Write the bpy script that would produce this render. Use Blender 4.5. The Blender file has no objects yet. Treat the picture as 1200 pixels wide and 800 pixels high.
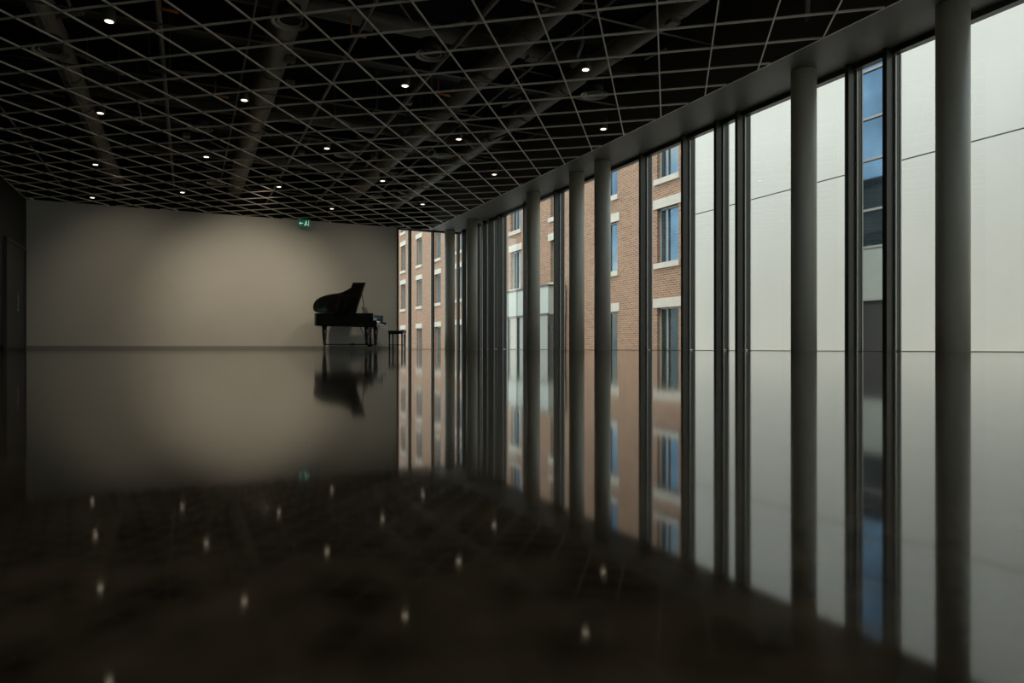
import bpy, bmesh, math, random
from mathutils import Vector, Matrix
random.seed(4)
scene = bpy.context.scene
try:
    scene.view_settings.view_transform = 'Standard'
    scene.view_settings.look = 'None'
except Exception:
    pass

# ---------------- helpers ----------------
def link(ob, parent=None):
    scene.collection.objects.link(ob)
    if parent is not None:
        ob.parent = parent
    return ob

def empty(name, loc=(0, 0, 0), rz=0):
    e = bpy.data.objects.new(name, None)
    e.empty_display_size = 0.3
    e.location = loc
    e.rotation_euler = (0, 0, rz)
    return link(e)

def add_box(bm, x0, x1, y0, y1, z0, z1, mi=0):
    vs = [bm.verts.new(p) for p in ((x0,y0,z0),(x1,y0,z0),(x1,y1,z0),(x0,y1,z0),
                                    (x0,y0,z1),(x1,y0,z1),(x1,y1,z1),(x0,y1,z1))]
    for f in ((0,3,2,1),(4,5,6,7),(0,1,5,4),(1,2,6,5),(2,3,7,6),(3,0,4,7)):
        fc = bm.faces.new([vs[i] for i in f]); fc.material_index = mi

def add_bar(bm, p, q, w, z0, z1, mi=0):
    p = Vector(p); q = Vector(q); d = (q-p).normalized(); n = Vector((-d.y, d.x))*w/2
    c = [p-n, q-n, q+n, p+n]
    vs = [bm.verts.new((a.x,a.y,z0)) for a in c]+[bm.verts.new((a.x,a.y,z1)) for a in c]
    for f in ((0,3,2,1),(4,5,6,7),(0,1,5,4),(1,2,6,5),(2,3,7,6),(3,0,4,7)):
        fc = bm.faces.new([vs[i] for i in f]); fc.material_index = mi

def add_tube(bm, p, q, r, r2=None, seg=16, mi=0, cap=True):
    p = Vector(p); q = Vector(q); r2 = r if r2 is None else r2
    d = (q-p); L = d.length
    rot = d.to_track_quat('Z', 'Y').to_matrix().to_4x4()
    m = Matrix.Translation((p+q)/2) @ rot
    res = bmesh.ops.create_cone(bm, cap_ends=cap, cap_tris=False, segments=seg, radius1=r, radius2=r2, depth=L, matrix=m)
    for v in res['verts']:
        for f in v.link_faces:
            f.material_index = mi
            if len(f.verts) == 4: f.smooth = True

def lathe(bm, cx, cy, prof, seg=24, mi=0):
    rings = []
    for (r, z) in prof:
        rings.append([bm.verts.new((cx+r*math.cos(2*math.pi*i/seg), cy+r*math.sin(2*math.pi*i/seg), z)) for i in range(seg)])
    for a, b in zip(rings[:-1], rings[1:]):
        for i in range(seg):
            j = (i+1) % seg
            f = bm.faces.new((a[i], a[j], b[j], b[i])); f.smooth = True; f.material_index = mi
    f = bm.faces.new(list(reversed(rings[0]))); f.material_index = mi
    f = bm.faces.new(rings[-1]); f.material_index = mi

def extrude_poly(bm, pts, z0, z1, mi=0):
    a = [bm.verts.new((x, y, z0)) for x, y in pts]
    b = [bm.verts.new((x, y, z1)) for x, y in pts]
    n = len(pts)
    f = bm.faces.new(list(reversed(a))); f.material_index = mi
    f = bm.faces.new(b); f.material_index = mi
    for i in range(n):
        j = (i+1) % n
        f = bm.faces.new((a[i], a[j], b[j], b[i])); f.material_index = mi

def make(name, bm, mats, parent=None, loc=(0,0,0), rot=(0,0,0), bevel=0):
    me = bpy.data.meshes.new(name)
    bmesh.ops.recalc_face_normals(bm, faces=bm.faces[:])
    bm.to_mesh(me); bm.free()
    if not isinstance(mats, (list, tuple)): mats = [mats]
    for m in mats: me.materials.append(m)
    ob = bpy.data.objects.new(name, me)
    ob.location = loc; ob.rotation_euler = rot
    link(ob, parent)
    if bevel:
        md = ob.modifiers.new('bevel', 'BEVEL'); md.width = bevel; md.segments = 2; md.limit_method = 'ANGLE'
    return ob

def box(name, x0, x1, y0, y1, z0, z1, mat, parent=None, bevel=0):
    bm = bmesh.new(); add_box(bm, x0, x1, y0, y1, z0, z1)
    return make(name, bm, mat, parent, bevel=bevel)

# ---------------- materials ----------------
def mat(name, col, rough=0.5, metal=0.0, noise=0.0, nscale=5.0, bump=0.0, bscale=40.0, emis=None, es=0, spec=0.5, coat=0):
    m = bpy.data.materials.new(name); m.use_nodes = True
    nt = m.node_tree; b = nt.nodes['Principled BSDF']
    b.inputs['Roughness'].default_value = rough
    b.inputs['Metallic'].default_value = metal
    b.inputs['Specular IOR Level'].default_value = spec
    b.inputs['Coat Weight'].default_value = coat
    tc = nt.nodes.new('ShaderNodeTexCoord')
    n = nt.nodes.new('ShaderNodeTexNoise'); n.inputs['Scale'].default_value = nscale
    n.inputs['Detail'].default_value = 5
    nt.links.new(tc.outputs['Object'], n.inputs['Vector'])
    r = nt.nodes.new('ShaderNodeValToRGB')
    r.color_ramp.elements[0].position = 0.3; r.color_ramp.elements[1].position = 0.7
    r.color_ramp.elements[0].color = (*[c*(1-noise) for c in col], 1)
    r.color_ramp.elements[1].color = (*[min(1, c*(1+noise)) for c in col], 1)
    nt.links.new(n.outputs['Fac'], r.inputs['Fac'])
    nt.links.new(r.outputs['Color'], b.inputs['Base Color'])
    if bump:
        n2 = nt.nodes.new('ShaderNodeTexNoise'); n2.inputs['Scale'].default_value = bscale
        nt.links.new(tc.outputs['Object'], n2.inputs['Vector'])
        bp = nt.nodes.new('ShaderNodeBump'); bp.inputs['Strength'].default_value = bump; bp.inputs['Distance'].default_value = 0.01
        nt.links.new(n2.outputs['Fac'], bp.inputs['Height'])
        nt.links.new(bp.outputs['Normal'], b.inputs['Normal'])
    if emis:
        b.inputs['Emission Color'].default_value = (*emis, 1)
        b.inputs['Emission Strength'].default_value = es
    return m

M_wall = mat('wall_paint_greige', (0.53, 0.50, 0.435), 0.7, noise=0.02, nscale=1.5, bump=0.05, bscale=120)
M_dark = mat('wall_black_panel', (0.006, 0.006, 0.006), 0.5, noise=0.1)
M_black = mat('plenum_black', (0.004, 0.0035, 0.003), 0.85, noise=0.2)
M_grid = mat('grid_metal_offwhite', (0.82, 0.75, 0.63), 0.45, noise=0.03)
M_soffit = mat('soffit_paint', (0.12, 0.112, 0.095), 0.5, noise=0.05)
M_col = mat('column_paint', (0.56, 0.53, 0.435), 0.45, noise=0.03, nscale=3)
M_mul = mat('mullion_bronze', (0.045, 0.042, 0.035), 0.35, metal=0.2, noise=0.05)
M_cap = mat('mullion_cap_aluminium', (0.46, 0.46, 0.41), 0.4, metal=0.2, noise=0.03)
M_duct = mat('duct_dark_metal', (0.21, 0.18, 0.145), 0.5, metal=0.2, noise=0.2)
M_duct2 = mat('pipe_grey', (0.20, 0.17, 0.14), 0.5, noise=0.1)
M_joist = mat('joist_black', (0.02, 0.017, 0.015), 0.6, noise=0.1)
M_base = mat('baseboard_paint', (0.26, 0.24, 0.21), 0.5, noise=0.03)
M_lamp = mat('downlight_lens', (0.9, 0.85, 0.7), 0.4, emis=(1.0, 0.84, 0.60), es=3.2)
M_trimring = mat('downlight_ring', (0.06, 0.055, 0.05), 0.4)
M_diff = mat('diffuser_grey', (0.55, 0.50, 0.43), 0.5)
M_piano = mat('piano_black_lacquer', (0.006, 0.006, 0.006), 0.12, noise=0.1, coat=0.4)
M_key = mat('piano_ivory', (0.75, 0.73, 0.66), 0.25)
M_gold = mat('piano_plate_gold', (0.55, 0.38, 0.14), 0.35, metal=0.8, noise=0.1)
M_brass = mat('brass', (0.6, 0.45, 0.2), 0.3, metal=1)
M_sb = mat('soundboard_spruce', (0.45, 0.3, 0.15), 0.4, noise=0.15, nscale=12)
M_leather = mat('bench_leather', (0.012, 0.011, 0.011), 0.4, noise=0.1, bump=0.2)
M_stone = mat('limestone', (0.56, 0.52, 0.44), 0.8, noise=0.08, nscale=3)
M_white = mat('white_panel', (0.75, 0.735, 0.668), 0.75, noise=0.025, nscale=0.6)
M_joint = mat('panel_joint', (0.10, 0.10, 0.10), 0.8)
M_pale = mat('pale_spandrel', (0.38, 0.42, 0.38), 0.5, noise=0.03)
M_frame = mat('frame_dark', (0.05, 0.05, 0.05), 0.5)
M_framew = mat('frame_light', (0.35, 0.35, 0.33), 0.5)
M_bglass = mat('reflective_glass', (0.20, 0.27, 0.32), 0.04, metal=0.9, noise=0.25, nscale=0.9)
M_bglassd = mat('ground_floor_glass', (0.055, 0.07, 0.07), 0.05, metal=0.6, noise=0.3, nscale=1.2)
M_ground = mat('courtyard_paving', (0.30, 0.29, 0.27), 0.85, noise=0.15, nscale=1.2)
M_green = mat('exit_sign_green', (0.01, 0.05, 0.03), 0.5, emis=(0.04, 0.45, 0.25), es=0.10)
M_signw = mat('exit_sign_pictogram', (0.4, 0.7, 0.6), 0.5, emis=(0.6, 1.0, 0.8), es=0.6)
M_orange = mat('sprinkler_orange', (0.5, 0.16, 0.03), 0.5)

def glass_mat():
    m = bpy.data.materials.new('window_glass'); m.use_nodes = True
    nt = m.node_tree
    for n in list(nt.nodes): nt.nodes.remove(n)
    o = nt.nodes.new('ShaderNodeOutputMaterial')
    t = nt.nodes.new('ShaderNodeBsdfTransparent'); t.inputs['Color'].default_value = (0.92, 0.94, 0.90, 1)
    g = nt.nodes.new('ShaderNodeBsdfGlossy'); g.inputs['Roughness'].default_value = 0.01
    g.inputs['Color'].default_value = (0.9, 0.95, 0.93, 1)
    lw = nt.nodes.new('ShaderNodeLayerWeight'); lw.inputs['Blend'].default_value = 0.5
    p = nt.nodes.new('ShaderNodeMath'); p.operation = 'POWER'; p.inputs[1].default_value = 5
    a = nt.nodes.new('ShaderNodeMath'); a.operation = 'MULTIPLY_ADD'; a.inputs[1].default_value = 0.9; a.inputs[2].default_value = 0.05
    mx = nt.nodes.new('ShaderNodeMixShader')
    nt.links.new(lw.outputs['Facing'], p.inputs[0]); nt.links.new(p.outputs[0], a.inputs[0])
    nt.links.new(a.outputs[0], mx.inputs['Fac'])
    nt.links.new(t.outputs[0], mx.inputs[1]); nt.links.new(g.outputs[0], mx.inputs[2])
    nt.links.new(mx.outputs[0], o.inputs['Surface'])
    return m
M_glass = glass_mat()

def brick_mat():
    m = bpy.data.materials.new('brick_masonry'); m.use_nodes = True
    nt = m.node_tree; b = nt.nodes['Principled BSDF']; b.inputs['Roughness'].default_value = 0.85
    tc = nt.nodes.new('ShaderNodeTexCoord'); s = nt.nodes.new('ShaderNodeSeparateXYZ'); c = nt.nodes.new('ShaderNodeCombineXYZ')
    ad = nt.nodes.new('ShaderNodeMath'); ad.operation = 'ADD'
    nt.links.new(tc.outputs['Object'], s.inputs[0])
    nt.links.new(s.outputs['X'], ad.inputs[0]); nt.links.new(s.outputs['Y'], ad.inputs[1])
    nt.links.new(ad.outputs[0], c.inputs['X']); nt.links.new(s.outputs['Z'], c.inputs['Y'])
    br = nt.nodes.new('ShaderNodeTexBrick')
    br.inputs['Scale'].default_value = 1.0
    br.inputs['Brick Width'].default_value = 0.26; br.inputs['Row Height'].default_value = 0.09
    br.inputs['Mortar Size'].default_value = 0.012
    br.inputs['Color1'].default_value = (0.35, 0.175, 0.095, 1)
    br.inputs['Color2'].default_value = (0.21, 0.098, 0.055, 1)
    br.inputs['Mortar'].default_value = (0.40, 0.33, 0.25, 1)
    nt.links.new(c.outputs[0], br.inputs['Vector'])
    nt.links.new(br.outputs['Color'], b.inputs['Base Color'])
    return m
M_brick = brick_mat()

def floor_mat():
    m = bpy.data.materials.new('polished_concrete'); m.use_nodes = True
    nt = m.node_tree; b = nt.nodes['Principled BSDF']
    tc = nt.nodes.new('ShaderNodeTexCoord')
    n1 = nt.nodes.new('ShaderNodeTexNoise'); n1.inputs['Scale'].default_value = 60; n1.inputs['Detail'].default_value = 8; n1.inputs['Roughness'].default_value = 0.65
    nt.links.new(tc.outputs['Object'], n1.inputs['Vector'])
    r = nt.nodes.new('ShaderNodeValToRGB')
    r.color_ramp.elements[0].position = 0.34; r.color_ramp.elements[0].color = (0.034, 0.023, 0.013, 1)
    r.color_ramp.elements[1].position = 0.70; r.color_ramp.elements[1].color = (0.25, 0.175, 0.105, 1)
    nt.links.new(n1.outputs['Fac'], r.inputs['Fac'])
    n4 = nt.nodes.new('ShaderNodeTexNoise'); n4.inputs['Scale'].default_value = 12; n4.inputs['Detail'].default_value = 6
    nt.links.new(tc.outputs['Object'], n4.inputs['Vector'])
    m4 = nt.nodes.new('ShaderNodeMapRange'); m4.inputs['From Min'].default_value = 0.3; m4.inputs['From Max'].default_value = 0.7
    m4.inputs['To Min'].default_value = 0.55; m4.inputs['To Max'].default_value = 1.2
    nt.links.new(n4.outputs['Fac'], m4.inputs['Value'])
    vm = nt.nodes.new('ShaderNodeVectorMath'); vm.operation = 'SCALE'
    nt.links.new(r.outputs['Color'], vm.inputs[0]); nt.links.new(m4.outputs[0], vm.inputs['Scale'])
    nt.links.new(vm.outputs[0], b.inputs['Base Color'])
    n2 = nt.nodes.new('ShaderNodeTexNoise'); n2.inputs['Scale'].default_value = 1.3; n2.inputs['Detail'].default_value = 3
    nt.links.new(tc.outputs['Object'], n2.inputs['Vector'])
    mr = nt.nodes.new('ShaderNodeMapRange'); mr.inputs['To Min'].default_value = 0.042; mr.inputs['To Max'].default_value = 0.07
    nt.links.new(n2.outputs['Fac'], mr.inputs['Value']); nt.links.new(mr.outputs[0], b.inputs['Roughness'])
    b.inputs['IOR'].default_value = 1.37
    return m
M_floor = floor_mat()

# ---------------- room dims ----------------
XL, XR, YB, YF, H = -3.70, 8.03, 21.03, -6.0, 3.80
XG = 6.99
ZD = 5.3

box('floor', XL-0.2, XR+0.14, YF-0.2, YB+0.2, -0.2, 0.0, M_floor)
box('wall_back', XL, 5.91, YB, YB+0.2, 0.0, H, M_wall)
box('baseboard_back', XL, 5.905, YB-0.015, YB-0.001, 0.0, 0.10, M_base)
box('wall_back_bulkhead', XL, XR+0.14, YB, YB+0.2, H+0.001, ZD, M_black)
box('wall_left', XL-0.2, XL, YF, YB+0.2, 0.0, ZD, M_dark)
bm = bmesh.new()
add_box(bm, XL, -2.6, YF-0.2, YF, 0.0, ZD); add_box(bm, -2.6, XR+0.14, YF-0.2, YF, H, ZD)
make('wall_front', bm, M_wall)
box('ceiling', XL-0.2, XR+0.2, YF-0.2, YB+0.2, ZD+0.001, ZD+0.25, M_black)
box('baseboard_left', XL+0.001, XL+0.015, YF, 18.6, 0.0, 0.10, M_black)

# soffit
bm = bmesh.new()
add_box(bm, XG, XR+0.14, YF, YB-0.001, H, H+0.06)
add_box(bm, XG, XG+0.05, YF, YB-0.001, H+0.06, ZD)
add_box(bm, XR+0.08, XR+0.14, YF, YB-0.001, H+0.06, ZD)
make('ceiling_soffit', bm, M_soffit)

# ---------------- ceiling grid ----------------
AZ = math.radians(38.0)
e2 = Vector((math.sin(AZ), math.cos(AZ)))
e1 = Vector((math.cos(AZ), -math.sin(AZ)))
S = 0.65
P0 = Vector((0.78, 11.23))
def clip(p, d, x0, x1, y0, y1):
    t0, t1 = -1e9, 1e9
    for k, lo, hi in ((0, x0, x1), (1, y0, y1)):
        if abs(d[k]) < 1e-9: continue
        a = (lo-p[k])/d[k]; b = (hi-p[k])/d[k]
        if a > b: a, b = b, a
        t0 = max(t0, a); t1 = min(t1, b)
    return (t0, t1) if t1 > t0+0.05 else None
bm = bmesh.new()
for (d, n, off) in ((e1, e2, 0.0), (e2, e1, 0.0)):
    for i in range(-60, 61):
        p = P0 + n*(S*(i+0.5))
        c = clip(p, d, XL+0.01, XG-0.01, YF+0.01, YB-0.01)
        if c:
            dz = 0.0 if d is e1 else 0.001
            add_bar(bm, p+d*c[0], p+d*c[1], 0.018, H+dz, H+0.004+dz)
            add_bar(bm, p+d*c[0], p+d*c[1], 0.005, H+0.004, H+0.026-dz)
for a, b in (((XL+0.012, YF), (XL+0.012, YB-0.02)), ((XG-0.012, YF), (XG-0.012, YB-0.02)), ((XL, YB-0.012), (XG, YB-0.012))):
    add_bar(bm, a, b, 0.018, H-0.002, H+0.002)
make('ceiling_grid', bm, M_grid)

# downlights
def downlight_mesh():
    bm = bmesh.new()
    lathe(bm, 0, 0, [(0.062, 0.0), (0.070, 0.004), (0.070, 0.16), (0.05, 0.2)], 24, 0)
    lathe(bm, 0, 0, [(0.045, -0.004), (0.045, -0.001)], 24, 1)
    me = bpy.data.meshes.new('downlight'); bmesh.ops.recalc_face_normals(bm, faces=bm.faces[:])
    bm.to_mesh(me); bm.free(); me.materials.append(M_trimring); me.materials.append(M_lamp)
    return me
dl = downlight_mesh()
for i in range(-5, 6):
    for j in range(-8, 6):
        p = P0 + e1*(2.6*i) + e2*(2.6*j)
        if XL+0.4 < p.x < XG-0.3 and YF+0.5 < p.y < YB-0.5:
            ob = bpy.data.objects.new('recessed_downlight', dl); ob.location = (p.x, p.y, H+0.012); link(ob)

def diffuser_mesh():
    bm = bmesh.new()
    for r0, r1, z in ((0.17, 0.21, 0.0), (0.11, 0.145, 0.015), (0.05, 0.085, 0.03)):
        seg = 32
        a = [bm.verts.new((r0*math.cos(2*math.pi*k/seg), r0*math.sin(2*math.pi*k/seg), z+0.02)) for k in range(seg)]
        b = [bm.verts.new((r1*math.cos(2*math.pi*k/seg), r1*math.sin(2*math.pi*k/seg), z)) for k in range(seg)]
        for k in range(seg):
            l = (k+1) % seg; bm.faces.new((a[k], a[l], b[l], b[k]))
    lathe(bm, 0, 0, [(0.14, 0.03), (0.13, 0.2)], 32, 1)
    me = bpy.data.meshes.new('diffuser'); bm.to_mesh(me); bm.free(); me.materials.append(M_diff); me.materials.append(M_joist)
    return me
dm = diffuser_mesh()
for x, y in ((2.88, 8.6), (5.56, 8.9), (1.09, 8.45), (2.83, 13.8), (4.6, 13.0), (0.2, 13.2), (-1.6, 10.6), (4.3, 17.2), (0.6, 17.4)):
    ob = bpy.data.objects.new('air_diffuser', dm); ob.location = (x, y, H+0.06); link(ob)

# ducts, pipes, joists above the grid
sv = empty('ceiling_services')
bm = bmesh.new()
for x, z, r in ((4.3, 4.45, 0.17), (5.7, 4.42, 0.15), (1.2, 4.5, 0.2), (-1.7, 4.45, 0.16)):
    add_tube(bm, (x, YF+0.1, z), (x, YB-0.1, z), r, seg=20)
    y = YF+1
    while y < YB-0.5:
        add_tube(bm, (x, y, z), (x, y+0.04, z), r+0.012, seg=20); y += 1.5
for y, z, r in ((9.8, 4.75, 0.12), (14.6, 4.75, 0.12), (18.2, 4.75, 0.12)):
    add_tube(bm, (XL+0.1, y, z), (XG-0.1, y, z), r, seg=20)
make('hvac_duct', bm, M_duct, sv)
bm = bmesh.new()
for k in range(8):
    x = XL+0.9+k*1.25+random.uniform(-0.2, 0.2); z = 4.17+0.13*(k % 4)
    add_tube(bm, (x, YF+0.1, z), (x, YB-0.1, z), 0.018+0.008*(k % 3), seg=8)
for k in range(8):
    y = 3.0+k*2.3+random.uniform(-0.3, 0.3); z = 4.13+0.1*(k % 3)
    add_tube(bm, (XL+0.1, y, z), (XG-0.1, y, z), 0.014, seg=8)
for k in range(110):
    x = random.uniform(XL+0.4, XG-0.6); y = random.uniform(5.5, YB-0.8); z = random.uniform(4.1, 4.7)
    a = random.choice([0, math.pi/2, AZ, AZ+math.pi/2, random.uniform(0, 3.1)]); l = random.uniform(0.25, 1.2)
    x2 = min(max(x+l*math.sin(a), XL+0.1), XG-0.1); y2 = min(max(y+l*math.cos(a), 0), YB-0.1)
    add_tube(bm, (x, y, z), (x2, y2, z+random.uniform(-0.05, 0.1)), random.choice([0.012, 0.018, 0.03]), seg=8)
    if k % 2 == 0: add_tube(bm, (x, y, z), (x, y, ZD-0.02), 0.006, seg=6)
for k in range(22):
    x = random.uniform(XL+0.4, XG-0.6); y = random.uniform(5.5, YB-0.8); z = random.uniform(4.12, 4.4)
    add_box(bm, x-0.07, x+0.07, y-0.07, y+0.07, z, z+0.06)
make('service_pipes', bm, M_duct2, sv)
bm = bmesh.new()
y = YF+1.0
while y < YB-0.3:
    add_box(bm, XL+0.02, XG-0.02, y-0.07, y+0.07, 4.95, ZD)
    add_box(bm, XL+0.02, XG-0.02, y-0.1, y+0.1, 4.93, 4.95)
    y += 2.4
make('roof_joists', bm, M_joist, sv)
bm = bmesh.new()
for x, y in ((-0.3, 9.2), (1.9, 8.9), (3.6, 10.4), (0.4, 12.0)):
    add_tube(bm, (x, y, 4.08), (x+0.2, y+0.02, 4.08), 0.02, seg=8)
    add_tube(bm, (x, y, 4.08), (x, y, 4.3), 0.012, seg=8)
make('sprinkler_heads', bm, M_orange, sv)

# ---------------- columns ----------------
XC = 7.585
def col_mesh():
    bm = bmesh.new()
    lathe(bm, 0, 0, [(0.165, 0.0), (0.165, H-0.001)], 48)
    me = bpy.data.meshes.new('column'); bmesh.ops.recalc_face_normals(bm, faces=bm.faces[:]); bm.to_mesh(me); bm.free()
    me.materials.append(M_col)
    return me
cm = col_mesh()
for y in (4.78, 6.80, 11.83, 12.85, 14.91, 18.91, 20.80, 0.7, 2.75, -1.35, -3.4):
    ob = bpy.data.objects.new('round_column', cm); ob.location = (XC, y, 0); link(ob)

# ---------------- glazing, right wall ----------------
muls = [-5.9, -4.6, -3.1, -1.9, -0.3, 1.1, 2.5, 3.4, 5.83, 6.38, 8.41, 8.90, 9.745, 11.00, 12.55, 14.44,
        16.1, 17.75, 18.36, 18.86, 19.4, 20.1, 20.55]
w1 = empty('window_1')
bm = bmesh.new(); bc = bmesh.new()
for y in muls:
    add_box(bm, XR-0.13, XR+0.02, y-0.03, y+0.03, 0.0, H-0.001)
    add_box(bm, XR+0.02, XR+0.13, y-0.022, y+0.022, 0.02, H-0.001)
    add_box(bc, XR-0.0, XR+0.02, y-0.055, y-0.031, 0.01, H-0.06)
    add_box(bc, XR-0.0, XR+0.02, y+0.031, y+0.055, 0.01, H-0.06)
    add_box(bc, XR+0.131, XR+0.15, y-0.03, y+0.03, 0.0, H-0.001)
add_box(bm, XR-0.05, XR+0.06, YF, YB, H-0.07, H-0.002)
add_box(bc, XR-0.03, XR+0.06, YF, YB, 0.0, 0.008)
make('mullions', bm, M_mul, w1); make('mullion_caps', bc, M_cap, w1)
bm = bmesh.new()
vs = [bm.verts.new(p) for p in ((XR+0.01, YF, 0.005), (XR+0.01, YB, 0.005), (XR+0.01, YB, H-0.04), (XR+0.01, YF, H-0.04))]
bm.faces.new(vs); make('glass', bm, M_glass, w1)

w2 = empty('window_2')
bm = bmesh.new(); bc = bmesh.new()
for x in (5.94, 6.35, 7.11, 7.98):
    add_box(bm, x-0.03, x+0.03, YB-0.02, YB+0.15, 0.0, H-0.001)
    add_box(bc, x-0.055, x-0.031, YB+0.06, YB+0.08, 0.02, H-0.06)
    add_box(bc, x+0.031, x+0.055, YB+0.06, YB+0.08, 0.02, H-0.06)
add_box(bm, 5.91, XR, YB+0.03, YB+0.12, H-0.05, H-0.002)
add_box(bc, 5.91, XR, YB+0.03, YB+0.12, 0.0, 0.012)
make('mullions', bm, M_mul, w2); make('mullion_caps', bc, M_cap, w2)
bm = bmesh.new()
vs = [bm.verts.new(p) for p in ((5.93, YB+0.07, 0.01), (XR, YB+0.07, 0.01), (XR, YB+0.07, H-0.04), (5.93, YB+0.07, H-0.04))]
bm.faces.new(vs); make('glass', bm, M_glass, w2)

# unseen glazing added behind the camera to let fill daylight onto columns and grid
w3 = empty('added_fill_window')
bm = bmesh.new()
x = -2.57
while x < XR:
    add_box(bm, x-0.03, x+0.03, YF-0.15, YF+0.02, 0.0, H-0.001); x += 1.5
add_box(bm, -2.6, XR, YF-0.12, YF-0.03, H-0.05, H-0.002); add_box(bm, -2.6, XR, YF-0.12, YF-0.03, 0.0, 0.05)
make('mullions', bm, M_mul, w3)
bm = bmesh.new()
vs = [bm.verts.new(p) for p in ((-2.6, YF-0.07, 0.04), (XR, YF-0.07, 0.04), (XR, YF-0.07, H-0.04), (-2.6, YF-0.07, H-0.04))]
bm.faces.new(vs); make('glass', bm, M_glass, w3)

# ---------------- door in left wall ----------------
d1 = empty('door_1')
box('leaf', XL+0.002, XL+0.035, 18.75, 20.65, 0.01, 2.45, mat('door_dark', (0.012, 0.013, 0.015), 0.35), d1)
bm = bmesh.new()
add_box(bm, XL+0.002, XL+0.06, 18.67, 18.745, 0.0, 2.53); add_box(bm, XL+0.002, XL+0.06, 20.655, 20.73, 0.0, 2.53)
add_box(bm, XL+0.002, XL+0.06, 18.745, 20.655, 2.455, 2.53)
make('frame', bm, mat('door_frame_steel', (0.03, 0.038, 0.05), 0.4), d1)
bm = bmesh.new(); add_tube(bm, (XL+0.09, 19.62, 0.9), (XL+0.09, 19.62, 1.3), 0.015); add_tube(bm, (XL+0.03, 19.62, 0.95), (XL+0.09, 19.62, 0.95), 0.01); add_tube(bm, (XL+0.03, 19.62, 1.25), (XL+0.09, 19.62, 1.25), 0.01)
make('handle', bm, M_cap, d1)

# ---------------- exit sign ----------------
es = empty('exit_sign', (3.04, 20.55, 3.635), math.radians(-12))
bm = bmesh.new(); add_box(bm, -0.17, 0.17, -0.02, 0.02, -0.115, 0.115); make('housing', bm, M_green, es, bevel=0.006)
bm = bmesh.new()
add_box(bm, -0.11, -0.03, -0.024, -0.021, -0.01, 0.01)
a = [bm.verts.new(p) for p in ((-0.14, -0.0225, 0), (-0.095, -0.0225, 0.04), (-0.095, -0.0225, -0.04))]; bm.faces.new(a)
add_box(bm, 0.05, 0.075, -0.024, -0.021, 0.045, 0.07)
add_box(bm, 0.035, 0.07, -0.024, -0.021, -0.02, 0.04)
add_box(bm, 0.01, 0.04, -0.024, -0.021, -0.07, -0.02)
add_box(bm, 0.065, 0.10, -0.024, -0.021, -0.05, -0.025)
add_box(bm, 0.12, 0.13, -0.024, -0.021, -0.08, 0.08)
make('pictogram', bm, M_signw, es)
bm = bmesh.new(); add_tube(bm, (0, 0, 0.115), (0, 0, 0.163), 0.01); make('stem', bm, M_trimring, es)

# ---------------- piano ----------------
PZ = math.radians(64.81)
pn = empty('grand_piano', (4.70, 18.72, 0), PZ)
Wd, L = 1.48, 1.80
def bez(p0, p1, p2, p3, n):
    r = []
    for i in range(1, n+1):
        t = i/n; u = 1-t
        r.append((u**3*p0[0]+3*u*u*t*p1[0]+3*u*t*t*p2[0]+t**3*p3[0], u**3*p0[1]+3*u*u*t*p1[1]+3*u*t*t*p2[1]+t**3*p3[1]))
    return r
def outline(y0, grow=0.0):
    g = grow
    pts = [(0-g, y0), (Wd+g, y0), (Wd+g, 0.55)]
    pts += bez((Wd+g, 0.55), (Wd+g, 0.95), (1.0+g, 0.95), (0.92+g, 1.30), 14)
    pts += bez((0.92+g, 1.30), (0.86+g, 1.62), (0.72, L+g), (0.45, L+g), 12)
    pts += bez((0.45, L+g), (0.2, L+g), (0-g, L-0.03), (0-g, L-0.30), 10)
    return pts
def inset(pts, d):
    n = len(pts); out = []
    for i in range(n):
        a = Vector(pts[i-1]); b = Vector(pts[i]); c = Vector(pts[(i+1) % n])
        t1 = (b-a).normalized(); t2 = (c-b).normalized()
        n1 = Vector((-t1.y, t1.x)); n2 = Vector((-t2.y, t2.x))
        nn = (n1+n2); nn.normalize(); k = d/max(0.5, nn.dot(n1))
        out.append((b.x+nn.x*k, b.y+nn.y*k))
    return out
ol = outline(0.22)
il = inset(ol, 0.035)
bm = bmesh.new()
z0, z1 = 0.66, 1.00
n = len(ol)
V = {}
for key, pts, z in (('ob', ol, z0), ('ot', ol, z1), ('ib', il, z0), ('it', il, z1)):
    V[key] = [bm.verts.new((p[0], p[1], z)) for p in pts]
for i in range(n):
    j = (i+1) % n
    bm.faces.new((V['ob'][i], V['ob'][j], V['ot'][j], V['ot'][i]))
    bm.faces.new((V['it'][i], V['it'][j], V['ib'][j], V['ib'][i]))
    bm.faces.new((V['ot'][i], V['ot'][j], V['it'][j], V['it'][i]))
    bm.faces.new((V['ob'][i], V['ib'][i], V['ib'][j], V['ob'][j]))
make('case_rim', bm, M_piano, pn)
bm = bmesh.new(); extrude_poly(bm, il, 0.70, 0.80); make('soundboard', bm, M_sb, pn)
il2 = inset(outline(0.34), 0.07)
bm = bmesh.new(); extrude_poly(bm, il2, 0.86, 0.885)
make('iron_plate', bm, M_gold, pn)
bm = bmesh.new()
for k in range(36):
    x = 0.10+k*0.033; yt = 1.65-0.02*k-0.6*(k/36)**1.5
    add_tube(bm, (x, 0.42, 0.90), (x*0.78+0.03, yt, 0.90), 0.0015, seg=4, cap=False)
make('strings', bm, M_brass, pn)
bm = bmesh.new()
add_box(bm, 0.0, Wd, 0.0, 0.25, 0.62, 0.69)
add_box(bm, 0.0, 0.09, 0.0, 0.23, 0.69, 0.80); add_box(bm, Wd-0.09, Wd, 0.0, 0.23, 0.69, 0.80)
add_box(bm, 0.0, 0.05, 0.1, 0.23, 0.80, 1.0); add_box(bm, Wd-0.05, Wd, 0.1, 0.23, 0.80, 1.0)
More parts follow.
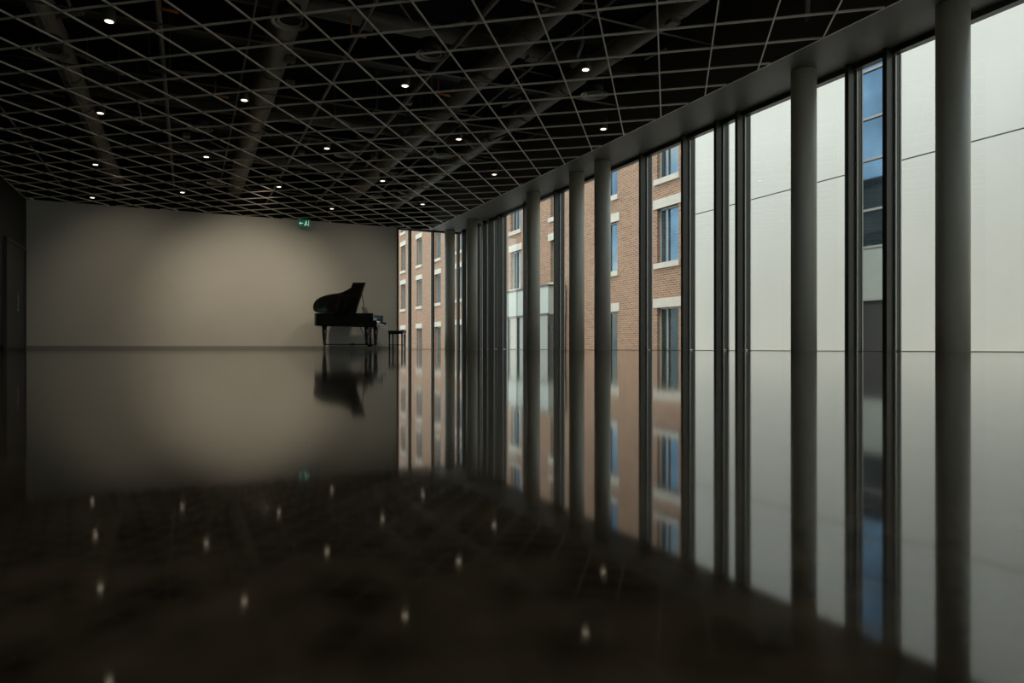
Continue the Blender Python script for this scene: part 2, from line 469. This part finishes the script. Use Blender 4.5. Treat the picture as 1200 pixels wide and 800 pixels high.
add_box(bm, 0.09, Wd-0.09, 0.0, 0.03, 0.69, 0.715)
make('keybed', bm, M_piano, pn, bevel=0.008)
bm = bmesh.new()
kw = (Wd-0.19)/52
for k in range(52):
    add_box(bm, 0.095+k*kw+0.0006, 0.095+(k+1)*kw-0.0006, 0.035, 0.19, 0.695, 0.735)
make('white_keys', bm, M_key, pn)
bm = bmesh.new()
for k in range(51):
    if (k % 7) in (1, 4): continue
    x = 0.095+(k+1)*kw
    add_box(bm, x-0.006, x+0.006, 0.085, 0.19, 0.735, 0.748)
make('black_keys', bm, M_piano, pn)
bm = bmesh.new()
vs = [(0.05, 0.192, 0.73), (Wd-0.05, 0.192, 0.73), (Wd-0.05, 0.165, 0.90), (0.05, 0.165, 0.90)]
a = [bm.verts.new(p) for p in vs]; b = [bm.verts.new((p[0], p[1]+0.02, p[2])) for p in vs]
bm.faces.new(a); bm.faces.new(b[::-1])
for i in range(4):
    j = (i+1) % 4; bm.faces.new((a[i], b[i], b[j], a[j]))
make('fallboard', bm, M_piano, pn)
bm = bmesh.new()
vs = [(0.40, 0.42, 0.99), (1.08, 0.42, 0.99), (1.02, 0.50, 1.20), (0.46, 0.50, 1.20)]
a = [bm.verts.new(p) for p in vs]; b = [bm.verts.new((p[0], p[1]+0.018, p[2])) for p in vs]
bm.faces.new(a); bm.faces.new(b[::-1])
for i in range(4):
    j = (i+1) % 4; bm.faces.new((a[i], b[i], b[j], a[j]))
add_box(bm, 0.03, Wd-0.03, 0.36, 0.62, 0.96, 0.985)
make('music_desk', bm, M_piano, pn)
LA = math.radians(-37)
lidp = bpy.data.objects.new('lid_hinge', None); lidp.location = (-0.01, 0, 1.012); lidp.rotation_euler = (0, LA, 0); link(lidp, pn)
bm = bmesh.new(); extrude_poly(bm, outline(0.56, 0.02), 0.0, 0.022); make('lid', bm, M_piano, lidp, bevel=0.005)
bm = bmesh.new(); add_box(bm, 0.0, Wd+0.02, 0.565, 0.93, 0.026, 0.046); make('lid_front_flap', bm, M_piano, lidp, bevel=0.005)
tx = 1.30*math.cos(-LA); tz = 1.012+1.30*math.sin(-LA)
bm = bmesh.new(); add_tube(bm, (Wd-0.03, 0.62, 0.99), (tx-0.01, 0.66, tz-0.01), 0.011, seg=10); make('prop_stick', bm, M_piano, pn)
def leg(x, y, nm):
    bm = bmesh.new()
    lathe(bm, x, y, [(0.075, 0.66), (0.075, 0.60), (0.060, 0.585), (0.072, 0.54), (0.064, 0.46), (0.048, 0.28), (0.040, 0.20), (0.052, 0.19), (0.052, 0.17), (0.033, 0.155), (0.030, 0.115)][::-1], 20)
    make(nm, bm, M_piano, pn)
    bm = bmesh.new(); add_tube(bm, (x-0.014, y, 0.04), (x+0.014, y, 0.04), 0.04, seg=20)
    add_tube(bm, (x, y, 0.07), (x, y, 0.12), 0.018, seg=12)
    make(nm+'_caster', bm, M_brass, pn)
legs = [(0.12, 0.30), (Wd-0.12, 0.30), (0.42, 1.55)]
for k, (x, y) in enumerate(legs): leg(x, y, 'leg_%d' % (k+1))
bm = bmesh.new(); c = (0.62, 0.80)
for (x, y) in legs:
    add_bar(bm, (x, y), c, 0.05, 0.125, 0.16)
add_tube(bm, (c[0], c[1], 0.11), (c[0], c[1], 0.175), 0.07)
make('dolly_frame', bm, M_leather, pn)
bm = bmesh.new()
add_tube(bm, (0.66, 0.33, 0.14), (0.62, 0.33, 0.62), 0.016, seg=10); add_tube(bm, (0.82, 0.33, 0.14), (0.86, 0.33, 0.62), 0.016, seg=10)
add_tube(bm, (0.74, 0.33, 0.14), (0.74, 0.33, 0.62), 0.006, seg=8)
add_box(bm, 0.60, 0.88, 0.26, 0.40, 0.08, 0.14)
add_box(bm, 0.58, 0.90, 0.28, 0.38, 0.60, 0.625)
add_tube(bm, (0.66, 0.40, 0.12), (0.66, 0.62, 0.66), 0.007, seg=8); add_tube(bm, (0.82, 0.40, 0.12), (0.82, 0.62, 0.66), 0.007, seg=8)
make('pedal_lyre', bm, M_piano, pn)
bm = bmesh.new()
for x in (0.68, 0.74, 0.80): add_box(bm, x-0.012, x+0.012, 0.15, 0.27, 0.085, 0.098)
make('pedals', bm, M_brass, pn, bevel=0.003)

# bench
bn = empty('piano_bench', (4.70, 18.72, 0), PZ)
bx0, bx1, by0, by1 = 0.25, 0.90, -0.68, -0.26
bm = bmesh.new(); add_box(bm, bx0, bx1, by0, by1, 0.465, 0.53); make('cushion', bm, M_leather, bn, bevel=0.02)
bm = bmesh.new()
add_box(bm, bx0+0.015, bx1-0.015, by0+0.015, by1-0.015, 0.43, 0.465)
for x in (bx0+0.04, bx1-0.04):
    for y in (by0+0.035, by1-0.035):
        add_tube(bm, (x, y, 0.0), (x, y, 0.43), 0.016, 0.022, seg=12)
for x in (bx0+0.04, bx1-0.04):
    add_box(bm, x-0.01, x+0.01, by0+0.04, by1-0.04, 0.12, 0.14)
make('frame', bm, M_piano, bn)

# ---------------- outside ----------------
box('ground', XR+0.16, 70, -60, 110, -0.5, -0.30, M_ground)
box('ground_terrace', -40, XR+0.14, -60, YF-0.21, -0.5, -0.05, M_ground)
bb = empty('brick_building')
XB = 17.5; Y0, Y1 = 17.4, 84.0; ZT = 13.6
cols = [22.48, 26.75, 31.7, 36.7] + [41.3+4.7*k for k in range(9)]
rows = [(-0.25, 1.69), (3.51, 5.75), (6.95, 9.20), (10.4, 12.6)]
hw = 0.69
ys = [Y0]; 
for c in cols: ys += [c-hw, c+hw]
ys.append(Y1)
zs = [-0.30]
for a, b in rows: zs += [a, b]
zs.append(ZT)
bm = bmesh.new()
for k in range(len(zs)-1):
    if k % 2 == 0:
        add_box(bm, XB, XB+0.35, Y0, Y1, zs[k], zs[k+1])
    else:
        for i in range(0, len(ys)-1, 2):
            add_box(bm, XB, XB+0.35, ys[i], ys[i+1], zs[k], zs[k+1])
make('facade', bm, M_brick, bb)
bs = bmesh.new(); bf = bmesh.new(); bg = bmesh.new()
for c in cols:
    for (a, b) in rows:
        add_box(bs, XB-0.05, XB+0.12, c-hw-0.20, c+hw+0.20, b, b+0.38)
        if a > 0: add_box(bs, XB-0.10, XB+0.12, c-hw-0.12, c+hw+0.12, a-0.22, a)
        x = XB+0.16
        add_box(bf, x, x+0.06, c-hw, c-hw+0.06, a, b); add_box(bf, x, x+0.06, c+hw-0.06, c+hw, a, b)
        add_box(bf, x, x+0.06, c-hw, c+hw, a, a+0.06); add_box(bf, x, x+0.06, c-hw, c+hw, b-0.06, b)
        add_box(bf, x, x+0.06, c+0.18, c+0.23, a, b)
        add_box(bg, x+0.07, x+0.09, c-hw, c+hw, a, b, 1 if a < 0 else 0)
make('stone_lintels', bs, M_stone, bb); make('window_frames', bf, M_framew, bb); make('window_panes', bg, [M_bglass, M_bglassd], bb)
box('interior_backing', XB+0.36, XB+10, Y0, Y1, -0.3, ZT, M_frame, bb)

ep = empty('entrance_pavilion')
box('upper_panels', 16.4, 17.39, 30.6, 36.6, 1.75, 3.15, M_pale, ep)
box('lower_glazing', 16.45, 17.39, 30.65, 36.55, -0.3, 1.75, mat('pavilion_glass', (0.13, 0.16, 0.16), 0.08, metal=0.4), ep)
bm = bmesh.new()
for k in range(6):
    y = 30.6+k*1.19; add_box(bm, 16.38, 16.44, y-0.03, y+0.04, -0.3, 1.75)
add_box(bm, 16.36, 16.44, 30.6, 36.6, 1.70, 1.80); add_box(bm, 16.36, 17.39, 30.55, 36.65, 3.151, 3.25)
for k in range(1, 5): 
    y = 30.6+k*1.2; add_box(bm, 16.385, 16.399, y-0.01, y+0.01, 1.8, 3.15)
make('framing', bm, M_frame, ep)

wb = empty('white_building')
XW = 14.0; sy0, sy1 = 10.25, 11.10
bm = bmesh.new()
for z0_, z1_ in ((-0.30, 4.095), (4.125, 8.4)):
    add_box(bm, XW, XW+0.3, -40, sy0, z0_, z1_)
    add_box(bm, XW, XW+0.3, sy1, 17.05, z0_, z1_)
make('panels', bm, M_white, wb)
bm = bmesh.new()
add_box(bm, XW+0.02, XW+0.28, -40, sy0-0.002, 4.096, 4.124); add_box(bm, XW+0.02, XW+0.28, sy1+0.002, 17.0, 4.096, 4.124)
make('joints', bm, M_joint, wb)
box('core', XW+0.45, XW+3.2, -40, 17.0, -0.3, 8.4, M_frame, wb)
box('strip_glass', XW+0.15, XW+0.18, sy0, sy1, 2.35, 8.4, M_bglass, wb)
box('strip_panel', XW+0.12, XW+0.18, sy0, sy1, 1.15, 2.35, M_pale, wb)
box('strip_lower_glass', XW+0.15, XW+0.18, sy0, sy1, -0.3, 1.15, M_frame, wb)
bm = bmesh.new()
for z in (1.15, 2.35, 3.2, 4.35, 5.3, 6.4, 7.4): add_box(bm, XW+0.10, XW+0.15, sy0, sy1, z-0.025, z+0.025)
make('strip_transoms', bm, M_framew, wb)

# ---------------- world ----------------
w = bpy.data.worlds.new('World'); scene.world = w; w.use_nodes = True
nt = w.node_tree; bg = nt.nodes['Background']
tc = nt.nodes.new('ShaderNodeTexCoord')
sp = nt.nodes.new('ShaderNodeSeparateXYZ'); nt.links.new(tc.outputs['Generated'], sp.inputs[0])
rr = nt.nodes.new('ShaderNodeValToRGB')
rr.color_ramp.elements[0].position = 0.0; rr.color_ramp.elements[0].color = (0.50, 0.68, 0.80, 1)
rr.color_ramp.elements[1].position = 0.7; rr.color_ramp.elements[1].color = (0.20, 0.39, 0.68, 1)
nt.links.new(sp.outputs['Z'], rr.inputs['Fac'])
nz = nt.nodes.new('ShaderNodeTexNoise'); nz.inputs['Scale'].default_value = 2.6; nz.inputs['Detail'].default_value = 6
mp = nt.nodes.new('ShaderNodeMapping'); mp.inputs['Scale'].default_value = (1, 1, 2.2)
nt.links.new(tc.outputs['Generated'], mp.inputs[0]); nt.links.new(mp.outputs[0], nz.inputs['Vector'])
cr = nt.nodes.new('ShaderNodeValToRGB'); cr.color_ramp.elements[0].position = 0.46; cr.color_ramp.elements[1].position = 0.62
nt.links.new(nz.outputs['Fac'], cr.inputs['Fac'])
mx = nt.nodes.new('ShaderNodeMixRGB'); mx.inputs['Color2'].default_value = (1.25, 1.2, 1.06, 1)
nt.links.new(cr.outputs['Color'], mx.inputs['Fac']); nt.links.new(rr.outputs['Color'], mx.inputs['Color1'])
nt.links.new(mx.outputs[0], bg.inputs['Color'])
bg.inputs['Strength'].default_value = 2.0

sl = bpy.data.lights.new('sun', 'SUN'); sl.energy = 2.1; sl.angle = math.radians(20); sl.color = (1.0, 0.90, 0.73)
so = bpy.data.objects.new('sun', sl); so.rotation_euler = Vector((0.50, 0.25, -1.0)).to_track_quat('-Z', 'Y').to_euler(); so.location = (0, 0, 30); link(so)

def spot(name, loc, tgt, e, ang, blend=1.0, r=0.08, col=(1, 0.88, 0.70)):
    l = bpy.data.lights.new(name, 'SPOT'); l.energy = e; l.spot_size = math.radians(ang); l.spot_blend = blend; l.shadow_soft_size = r; l.color = col
    o = bpy.data.objects.new(name, l); o.location = loc
    o.rotation_euler = (Vector(tgt)-Vector(loc)).to_track_quat('-Z', 'Y').to_euler(); link(o)
spot('wall_washer_lamp', (1.65, 16.7, 3.74), (1.65, 21.0, 1.30), 400, 74)
spot('wall_washer_lamp', (-1.4, 16.9, 3.74), (-1.2, 21.0, 1.30), 100, 74)
spot('wall_washer_lamp', (4.6, 16.9, 3.74), (4.3, 21.0, 1.35), 100, 74)

# ---------------- camera ----------------
cd = bpy.data.cameras.new('camera'); co = bpy.data.objects.new('camera', cd); link(co)
cd.sensor_width = 36; cd.lens = 808/1200*36
cd.shift_y = 7.5/1200
co.location = (0, 0, 0.045)
co.rotation_euler = (math.radians(90), 0, math.radians(-25.19))
cd.clip_start = 0.01; cd.clip_end = 300
cd.dof.use_dof = True; cd.dof.focus_distance = 14; cd.dof.aperture_fstop = 5.6
scene.camera = co
